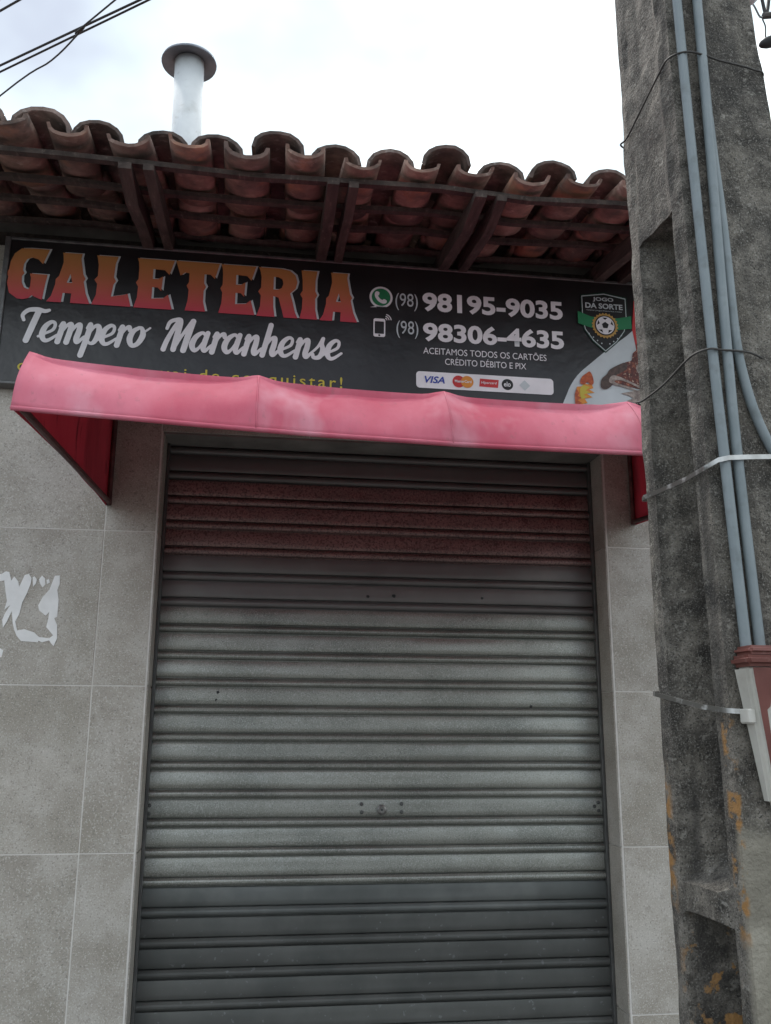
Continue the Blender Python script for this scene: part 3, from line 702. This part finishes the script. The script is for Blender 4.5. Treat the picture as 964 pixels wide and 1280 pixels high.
# badge
bd_o = [(1.352, 3.372), (1.461, 3.390), (1.566, 3.372), (1.566, 3.262), (1.552, 3.205), (1.512, 3.150), (1.456, 3.100), (1.400, 3.150), (1.362, 3.205), (1.352, 3.262)]
def shrink(p, f, c=(1.458, 3.25)): return [(c[0] + (a-c[0])*f, c[1] + (b-c[1])*f) for a, b in p]
bd = poly('badge', [bd_o], 4, M_DGREEN)
poly('badge_outline', [shrink(bd_o, .955), shrink(bd_o, .925)], 5, M_PALE, bd)
poly('badge_outline', [shrink(bd_o, .90)], 5, M_BLACK, bd)
text('badge_word', 'JOGO', 1.408, 1.504, 3.341, 3.364, 6, M_PALE, bd, bold=.03)
text('badge_word', 'DA SORTE', 1.372, 1.545, 3.309, 3.335, 6, M_PALE, bd, bold=.03)
text('badge_word', 'www.jogodasorte.com', 1.376, 1.540, 3.295, 3.303, 6, M_PALE, bd)
poly('ribbon', [[(1.335, 3.290), (1.395, 3.268), (1.458, 3.262), (1.520, 3.268), (1.582, 3.282), (1.582, 3.222), (1.520, 3.212), (1.458, 3.208), (1.395, 3.214), (1.335, 3.232)]], 7, M_GREEN, bd)
gear = []
for i in range(48):
    r_ = .062 if i % 2 else .055; a = 2*math.pi*i/48; gear.append((1.458 + r_*math.cos(a), 3.228 + r_*math.sin(a)))
poly('gear', [gear], 8, M_GOLD, bd); poly('ball_shadow', [circ(1.458, 3.228, .048)], 9, M_BLACK, bd)
bl = poly('ball', [circ(1.458, 3.228, .0425)], 10, M_WHITE, bd)
pent = [circ(1.458, 3.228, .0165, 5, R(90), R(450))]
for i in range(5):
    a = R(90 + 72*i); c_ = (1.458 + .0385*math.cos(a), 3.228 + .0385*math.sin(a))
    pent.append([(c_[0] + .0125*math.cos(b)*1.0, c_[1] + .0125*math.sin(b)) for b in [a + R(q) for q in (100, 180, 260)]])
poly('ball_patch', pent, 11, M_BLACK, bd)
for t in range(-4, 5):
    if t == 0: continue
    poly('star', [circ(1.458 + t*.0185, 3.135 + abs(t)**1.3*.0085, .0035, 5)], 6, M_PALE, bd)
# white swoosh with the roast and flames
sw = sm([(1.262, 2.822), (1.272, 2.90), (1.320, 2.985), (1.400, 3.060), (1.470, 3.120), (1.560, 3.190), (1.640, 3.260)], 4)[:25]
poly('swoosh', [sw + [(1.90, 3.26), (1.90, 2.822)]], 2, M_PALE)
poly('swoosh', [[(1.60, 3.12), (1.585, 3.22), (1.60, 3.36), (1.90, 3.42), (1.90, 3.0)]], 3, M_RED)
ro = poly('roast_picture', [sm([(1.452, 2.985), (1.470, 3.020), (1.500, 3.040), (1.545, 3.062), (1.572, 3.072), (1.580, 3.105), (1.600, 3.125), (1.600, 3.150), (1.625, 3.172), (1.70, 3.20), (1.80, 3.18), (1.88, 3.05), (1.86, 2.93), (1.72, 2.925), (1.60, 2.940), (1.52, 2.955), (1.47, 2.958)], 3)], 5, M_MEAT)
poly('charred_edge', [sm([(1.425, 2.938), (1.430, 2.975), (1.455, 3.000), (1.470, 3.022), (1.505, 3.044), (1.545, 3.060), (1.548, 3.030), (1.510, 3.005), (1.480, 2.985), (1.480, 2.955), (1.450, 2.930)], 3)], 6, M_CHAR, ro)
poly('roast_highlight', [sm([(1.590, 3.035), (1.605, 3.060), (1.632, 3.085), (1.650, 3.060), (1.640, 3.020), (1.61, 3.005)], 3)], 6, M_SPIT, ro)
poly('roast_highlight', [sm([(1.70, 3.10), (1.74, 3.13), (1.76, 3.09), (1.72, 3.05)], 3)], 6, M_SPIT, ro)
poly('spit', [sm([(1.463, 2.966), (1.474, 2.992), (1.500, 2.995), (1.560, 2.972), (1.66, 2.930), (1.85, 2.865), (1.85, 2.835), (1.66, 2.900), (1.55, 2.938), (1.488, 2.952)], 3),
              sm([(1.490, 2.972), (1.530, 2.972), (1.60, 2.942), (1.60, 2.930), (1.54, 2.950), (1.495, 2.962)], 3)], 7, M_SPIT, ro)
poly('grill_blade', [[(1.515, 2.915), (1.555, 2.905), (1.570, 2.895), (1.540, 2.882), (1.575, 2.876), (1.535, 2.860), (1.505, 2.850), (1.600, 2.865), (1.605, 2.925), (1.60, 2.935)]], 6, M_SPIT, ro)
fl = poly('flame', [[(1.308, 2.830), (1.306, 2.900), (1.318, 2.935), (1.345, 2.938), (1.350, 2.950), (1.385, 2.948), (1.392, 2.932), (1.372, 2.925), (1.396, 2.912), (1.360, 2.905), (1.386, 2.890), (1.350, 2.882), (1.362, 2.862), (1.338, 2.856), (1.342, 2.830)]], 4, M_ORANGE)
poly('flame_core', [[(1.330, 2.925), (1.345, 2.945), (1.376, 2.935), (1.355, 2.920), (1.378, 2.910), (1.345, 2.900), (1.362, 2.888), (1.335, 2.878), (1.330, 2.895)]], 5, M_YELLOW, fl)
poly('ember', [[(1.306, 2.830), (1.305, 2.898), (1.314, 2.925), (1.326, 2.905), (1.318, 2.892), (1.334, 2.884), (1.318, 2.872), (1.336, 2.860), (1.318, 2.852), (1.334, 2.832)], sm([(1.332, 2.952), (1.340, 2.980), (1.362, 2.998), (1.378, 3.008), (1.390, 2.985), (1.393, 2.955), (1.380, 2.945), (1.365, 2.958), (1.350, 2.946)], 3)], 6, M_FLAME, fl)

# ------------------------------------------------------------------ torn poster
def pw(pts):     # outline measured on an enlarged view of the paper, to metres on the wall
    return [(-1.003 + a*.000365 + b*.000032, 2.147 - b*.000387) for a, b in pts]
PT = [[(-60, 240), (20, 225), (60, 198), (95, 205), (115, 290), (145, 248), (185, 295), (195, 350), (250, 230), (290, 218), (320, 260), (310, 320), (270, 420), (230, 500), (200, 620), (160, 690), (180, 780), (250, 765), (350, 795), (400, 840), (500, 850), (540, 820), (470, 740), (490, 660), (500, 590), (465, 630), (400, 580), (388, 530), (430, 450), (500, 370), (555, 230), (605, 225), (605, 310), (580, 370), (595, 470), (580, 640), (550, 650), (580, 720), (580, 850), (545, 925), (520, 900), (500, 870), (430, 890), (390, 875), (390, 890), (220, 882), (175, 830), (150, 770), (135, 700), (125, 590), (80, 690), (40, 755), (30, 680), (60, 610), (110, 530), (50, 580), (75, 490), (60, 400), (45, 290), (0, 300), (-60, 320)],
      [(330, 250), (350, 240), (372, 270), (365, 310), (335, 345)], [(395, 270), (425, 230), (455, 260), (460, 320), (430, 350), (405, 310)], [(470, 275), (495, 262), (505, 300), (475, 315)],
      [(-30, 960), (20, 955), (45, 975), (30, 1040), (-30, 1050)]]
bm = bmesh.new()
for p in PT:
    me = curve_mesh([pw(p)]); b2 = bmesh.new(); b2.from_mesh(me)
    for v in b2.verts: v.co = (v.co.x, -.0028 + .0009*noise.noise((v.co.x*30, v.co.y*30, 0)), v.co.y)
    r_ = bmesh.ops.extrude_face_region(b2, geom=b2.faces[:])
    bmesh.ops.translate(b2, vec=(0, .0016, 0), verts=[g for g in r_['geom'] if isinstance(g, bmesh.types.BMVert)])
    m2 = bpy.data.meshes.new('x'); b2.to_mesh(m2); b2.free(); bm.from_mesh(m2); bpy.data.meshes.remove(m2); bpy.data.meshes.remove(me)
tag(build('torn_poster', bm, M_PAPER), 'torn white paper remnants stuck on the grey wall tile', 'poster')

# ------------------------------------------------------------------ concrete pole
pole = empty('utility_pole', (.93, -1.93, -.05))
tag(pole, 'weathered concrete utility pole with recessed side, right of the awning', 'utility pole')
ZR0, ZR1 = 1.222, 2.545       # the recess seen in the photograph; a rib below, another recess under it
def recess(z_):
    for a, b in ((-.2, .05), (.10, 1.165), (ZR0, ZR1), (3.75, 5.1), (5.25, 6.6)):
        if a < z_ < b: return min(1, .12 + (z_-a)/.065)      # each rib sheds water on a sloping top
    return 0
zl = [-.3]
while zl[-1] < 7.4: zl.append(zl[-1] + .035)
for c_ in (.05, .10, 1.165, ZR0, ZR1, 3.75): zl += [c_-.004, c_+.004, c_+.022]
zl = sorted(z_ for z_ in zl if all(abs(z_-c_) >= .0039 for c_ in (.05, .10, 1.165, ZR0, ZR1, 3.75)))
bm = bmesh.new(); rings = []
for z_ in zl:
    ln = -.012*(z_-2.3); xr = 1.022 + (2.965-z_)*.055; x0 = .803
    xn = .826 + ln; r_ = .105*recess(z_); yf, yn = -1.822, -2.04
    P = [(xn, yn)] + [(xn + (xr-xn)*i/6, yn) for i in range(1, 6)] + [(xr, yn), (xr + .004, -1.93), (xr, yf), ((x0+xr)/2, yf), (x0, yf), (x0, -1.845), (x0+.002, -1.862),
         (x0 + .004 + r_*.9, -1.875 - (.01 if r_ else 0)), (x0 + .010 + r_, -1.91), (x0+.012 + r_, -1.95), (x0 + .014 + r_*.95, -1.98), (xn-.006, -2.000), (xn-.003, -2.02)]
    ring = []
    for i, (a, b) in enumerate(P):
        nz = noise.noise((a*14+i, b*14, z_*9))*.0045 + noise.noise((a*40, b*40+i, z_*30))*.0022
        c0 = Vector((a-.93, b+1.93)).normalized()
        ring.append(bm.verts.new((a + c0.x*nz, b + c0.y*nz, z_)))
    rings.append(ring)
for a, b in zip(rings, rings[1:]):
    n_ = len(a)
    for i in range(n_): bm.faces.new((a[i], a[(i+1) % n_], b[(i+1) % n_], b[i]))
bm.faces.new(rings[0][::-1]); bm.faces.new(rings[-1])
build('shaft', bm, M_CONC, pole)

# conduits on the pole's street face
def conduit(pts, r, label):
    o = build('conduit_pipe', tube(bmesh.new(), spline(pts, 6), r, 14), M_PVC, smooth=True)
    tag(o, label, 'conduit', 'grey conduit pipes on the pole')
conduit([(.812, -2.056, 5.2), (.8365, -2.056, 3.024), (.8495, -2.056, 2.28), (.857, -2.056, 2.0), (.867, -2.056, 1.66), (.869, -2.056, 1.60)], .0098, 'leftmost grey conduit pipe running straight down the pole into the meter box')
conduit([(.872, -2.060, 5.2), (.8805, -2.060, 3.03), (.8800, -2.058, 2.28), (.884, -2.055, 2.0), (.8945, -2.055, 1.66), (.897, -2.055, 1.60)], .0098, 'middle grey conduit pipe entering the meter box beside the leftmost one')
conduit([(.881, -2.046, 5.2), (.8895, -2.046, 3.03), (.8920, -2.047, 2.72), (.8985, -2.0505, 2.52), (.9005, -2.0525, 2.40), (.9035, -2.0525, 2.25), (.912, -2.0525, 2.17), (.930, -2.0525, 2.09), (.960, -2.0525, 2.015), (1.0, -2.0525, 1.95), (1.07, -2.0525, 1.86), (1.075, -2.0525, 1.2)], .0092, 'grey conduit pipe that bends away to the right below the upper tie wire')

def band_loop(name, pts, zh, th, m, label, cat):
    """a flat band along a plan path with a height at each point"""
    bm = bmesh.new(); rows = []
    P = [Vector(p) for p in pts]
    for i, p in enumerate(P):
        t = (P[min(i+1, len(P)-1)] - P[max(i-1, 0)]); n_ = Vector((t.y, -t.x, 0)).normalized()
        rows.append([bm.verts.new(p + n_*a + Vector((0, 0, b))) for a, b in ((0, -zh/2), (th, -zh/2), (th, zh/2), (0, zh/2))])
    for a, b in zip(rows, rows[1:]):
        for k_ in range(4): bm.faces.new((a[k_], a[(k_+1) % 4], b[(k_+1) % 4], b[k_]))
    bm.faces.new(rows[0]); bm.faces.new(rows[-1][::-1])
    return tag(build(name, bm, m), label, cat)
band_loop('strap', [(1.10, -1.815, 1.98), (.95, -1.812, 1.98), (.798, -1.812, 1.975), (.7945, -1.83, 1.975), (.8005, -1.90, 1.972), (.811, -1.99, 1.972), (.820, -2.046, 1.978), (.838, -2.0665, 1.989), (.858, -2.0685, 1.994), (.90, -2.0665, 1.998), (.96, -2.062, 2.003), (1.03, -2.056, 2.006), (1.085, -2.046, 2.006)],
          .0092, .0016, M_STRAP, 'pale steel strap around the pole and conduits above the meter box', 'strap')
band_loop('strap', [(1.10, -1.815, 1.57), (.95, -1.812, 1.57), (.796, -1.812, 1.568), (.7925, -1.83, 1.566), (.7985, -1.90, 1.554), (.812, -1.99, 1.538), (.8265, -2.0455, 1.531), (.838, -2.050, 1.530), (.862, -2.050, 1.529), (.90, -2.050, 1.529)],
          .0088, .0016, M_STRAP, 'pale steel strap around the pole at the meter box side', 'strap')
def wire(pts, r, label):
    tag(build('tie_wire', tube(bmesh.new(), spline(pts, 6), r, 6), M_WIRE, smooth=True), label, 'wire')
wire([(1.0, -1.80, 2.18), (.85, -1.806, 2.185), (.797, -1.818, 2.19), (.797, -1.85, 2.185), (.806, -1.93, 2.190), (.815, -2.01, 2.207), (.822, -2.045, 2.212), (.84, -2.068, 2.213), (.86, -2.068, 2.212), (.90, -2.066, 2.213), (.93, -2.058, 2.214), (.96, -2.046, 2.21)], .0022, 'twisted dark tie wire across the pole at the awning height')
wire([(1.0, -1.80, 2.82), (.85, -1.806, 2.825), (.797, -1.818, 2.83), (.799, -1.85, 2.83), (.802, -1.93, 2.85), (.808, -2.01, 2.875), (.812, -2.045, 2.882), (.84, -2.067, 2.884), (.88, -2.0665, 2.882), (.92, -2.058, 2.88), (1.0, -2.048, 2.876), (1.033, -2.03, 2.87), (1.036, -1.9, 2.86)], .0022, 'dark tie wire high on the pole above the roof line')

# meter box hung on the pole
mb = empty('meter_box', (.93, -2.13, 1.35))
tag(mb, 'cream meter box streaked with brown red paint hung on the pole', 'meter box')
def frus(bm, x0t, x1t, x0b, x1b, yb, yft, yfb, z1, z0, bev=.008):
    vs_ = [bm.verts.new(p) for p in ((x0t, yb, z1), (x1t, yb, z1), (x1t, yft, z1), (x0t, yft, z1), (x0b, yb, z0), (x1b, yb, z0), (x1b, yfb, z0), (x0b, yfb, z0))]
    fs = [bm.faces.new([vs_[i] for i in q]) for q in ((0,1,2,3),(7,6,5,4),(0,4,5,1),(1,5,6,2),(2,6,7,3),(3,7,4,0))]
    bmesh.ops.bevel(bm, geom=list({e for f in fs for e in f.edges}), offset=bev, segments=3, affect='EDGES')
    return bm
build('body', frus(bmesh.new(), .842, 1.05, .880, 1.02, -2.043, -2.098, -2.076, 1.612, 1.368, .010), M_BOX, mb)
build('lid_top', frus(bmesh.new(), .849, 1.046, .847, 1.048, -2.0425, -2.100, -2.104, 1.643, 1.627, .006), M_BOXRED, mb)
build('lid', frus(bmesh.new(), .838, 1.056, .842, 1.05, -2.0425, -2.107, -2.104, 1.626, 1.606, .007), M_BOXRED, mb)
# painted streak running down the front corner, and a raised window beside it
def fy(z_): return -2.098 + (1.612-z_)*(.022/.244)
bm = bmesh.new()
A = [(.853, 1.604), (.857, 1.575), (.860, 1.558), (.866, 1.52), (.870, 1.495), (.874, 1.47), (.882, 1.42), (.888, 1.395), (.8895, 1.42), (.885, 1.47), (.880, 1.505), (.877, 1.532), (.883, 1.538), (.886, 1.556), (.889, 1.58), (.891, 1.604)]
f_ = [bm.verts.new((a, fy(b)-.0012, b)) for a, b in A]; bm.faces.new(f_)
build('paint_streak', bm, M_BOXRED, mb)
build('viewing_window', frus(bmesh.new(), .895, 1.03, .902, 1.005, -2.07, -2.108, -2.096, 1.588, 1.45, .008), M_BOX, mb)
build('side_clip', bx(.848, .862, -2.082, -2.048, 1.508, 1.534, bev=.003), M_BOX, mb)

# ------------------------------------------------------------------ overhead cables and the tap connectors
def cable(a, b, dip, r, label):
    a, b = Vector(a), Vector(b); pts = []
    for i in range(25):
        t = i/24; p = a.lerp(b, t); p.z -= dip*4*t*(1-t); pts.append(p)
    tag(build('power_cable', tube(bmesh.new(), pts, r, 6), M_CABLE, smooth=True), label, 'cable', 'overhead cables at top left')
cable((-14, 11.5, 7.3), (2.6, -1.3, 6.62), .34, .0085, 'thin dark cable crossing the top left corner of the sky')
def through(a, b, la, lb):      # run on past two known points
    a, b = Vector(a), Vector(b); d = (b-a).normalized(); return a - d*la, b + d*lb
P_, Q_ = through((-2.178, 2.816, 6.5), (-1.013, 1.986, 6.5), 9, 6)
cable(P_, Q_, .0, .009, 'upper of two thick dark cables running side by side')
P_, Q_ = through((-2.197, 2.890, 6.5), (-.951, 1.977, 6.5), 9, 6)
cable(P_, Q_, .0, .008, 'lower of two thick dark cables running side by side')
tag(build('power_cable', tube(bmesh.new(), spline([(-9, 9.6, 6.6), (-4.2, 5.0, 6.2), (-2.138, 2.776, 6.2), (-1.656, 2.317, 6.2), (-1.368, 1.963, 6.2), (-1.116, 1.676, 6.2), (2.3, -1.95, 6.2)], 6), .006, 6), M_CABLE, smooth=True),
    'thinnest dark wire, crossing under the two thick cables at an angle', 'cable', 'overhead cables at top left')
tap = empty('cable_connector', (1.62, -1.2, 3.9))
tag(tap, 'dark cable connector dangling on thin wires right of the pole top', 'connector')
build('lead_wire', tube(bmesh.new(), spline([(1.59, -1.2, 4.6), (1.595, -1.2, 4.05), (1.612, -1.2, 3.93), (1.622, -1.2, 3.86), (1.640, -1.2, 3.93), (1.655, -1.2, 4.05), (1.66, -1.2, 4.6)], 6), .006, 6), M_CABLE, tap)
build('lead_wire', tube(bmesh.new(), spline([(1.622, -1.2, 3.86), (1.608, -1.2, 3.84), (1.615, -1.2, 3.81), (1.611, -1.2, 3.762), (1.611, -1.2, 3.74)], 5), .0025, 6), M_CABLE, tap)
build('lead_wire', tube(bmesh.new(), spline([(1.05, -1.80, 3.10), (1.3, -1.5, 3.50), (1.50, -1.3, 3.80), (1.60, -1.2, 3.845), (1.622, -1.2, 3.86)], 5), .003, 6), M_PVC, tap)
build('clamp', tube(bmesh.new(), [(1.612, -1.2, 3.852), (1.66, -1.2, 3.862)], .011, 8), M_WIRE, tap)
build('plug', tube(bmesh.new(), [(1.586, -1.2, 3.730), (1.594, -1.2, 3.735), (1.615, -1.2, 3.745), (1.65, -1.2, 3.760), (1.665, -1.2, 3.764)], 0, 12, radii=[.004, .012, .019, .021, .012]), M_CABLE, tap, smooth=True)
ins = build('ceramic_insulator', tube(bmesh.new(), [(1.10, -1.9, 3.195), (1.10, -1.9, 3.205), (1.10, -1.9, 3.235), (1.10, -1.9, 3.25), (1.10, -1.9, 3.30)], 0, 16, radii=[.016, .028, .030, .018, .022]), M_PIPE, smooth=True)
tag(ins, 'white ceramic insulator on the upper right edge of the pole', 'insulator')
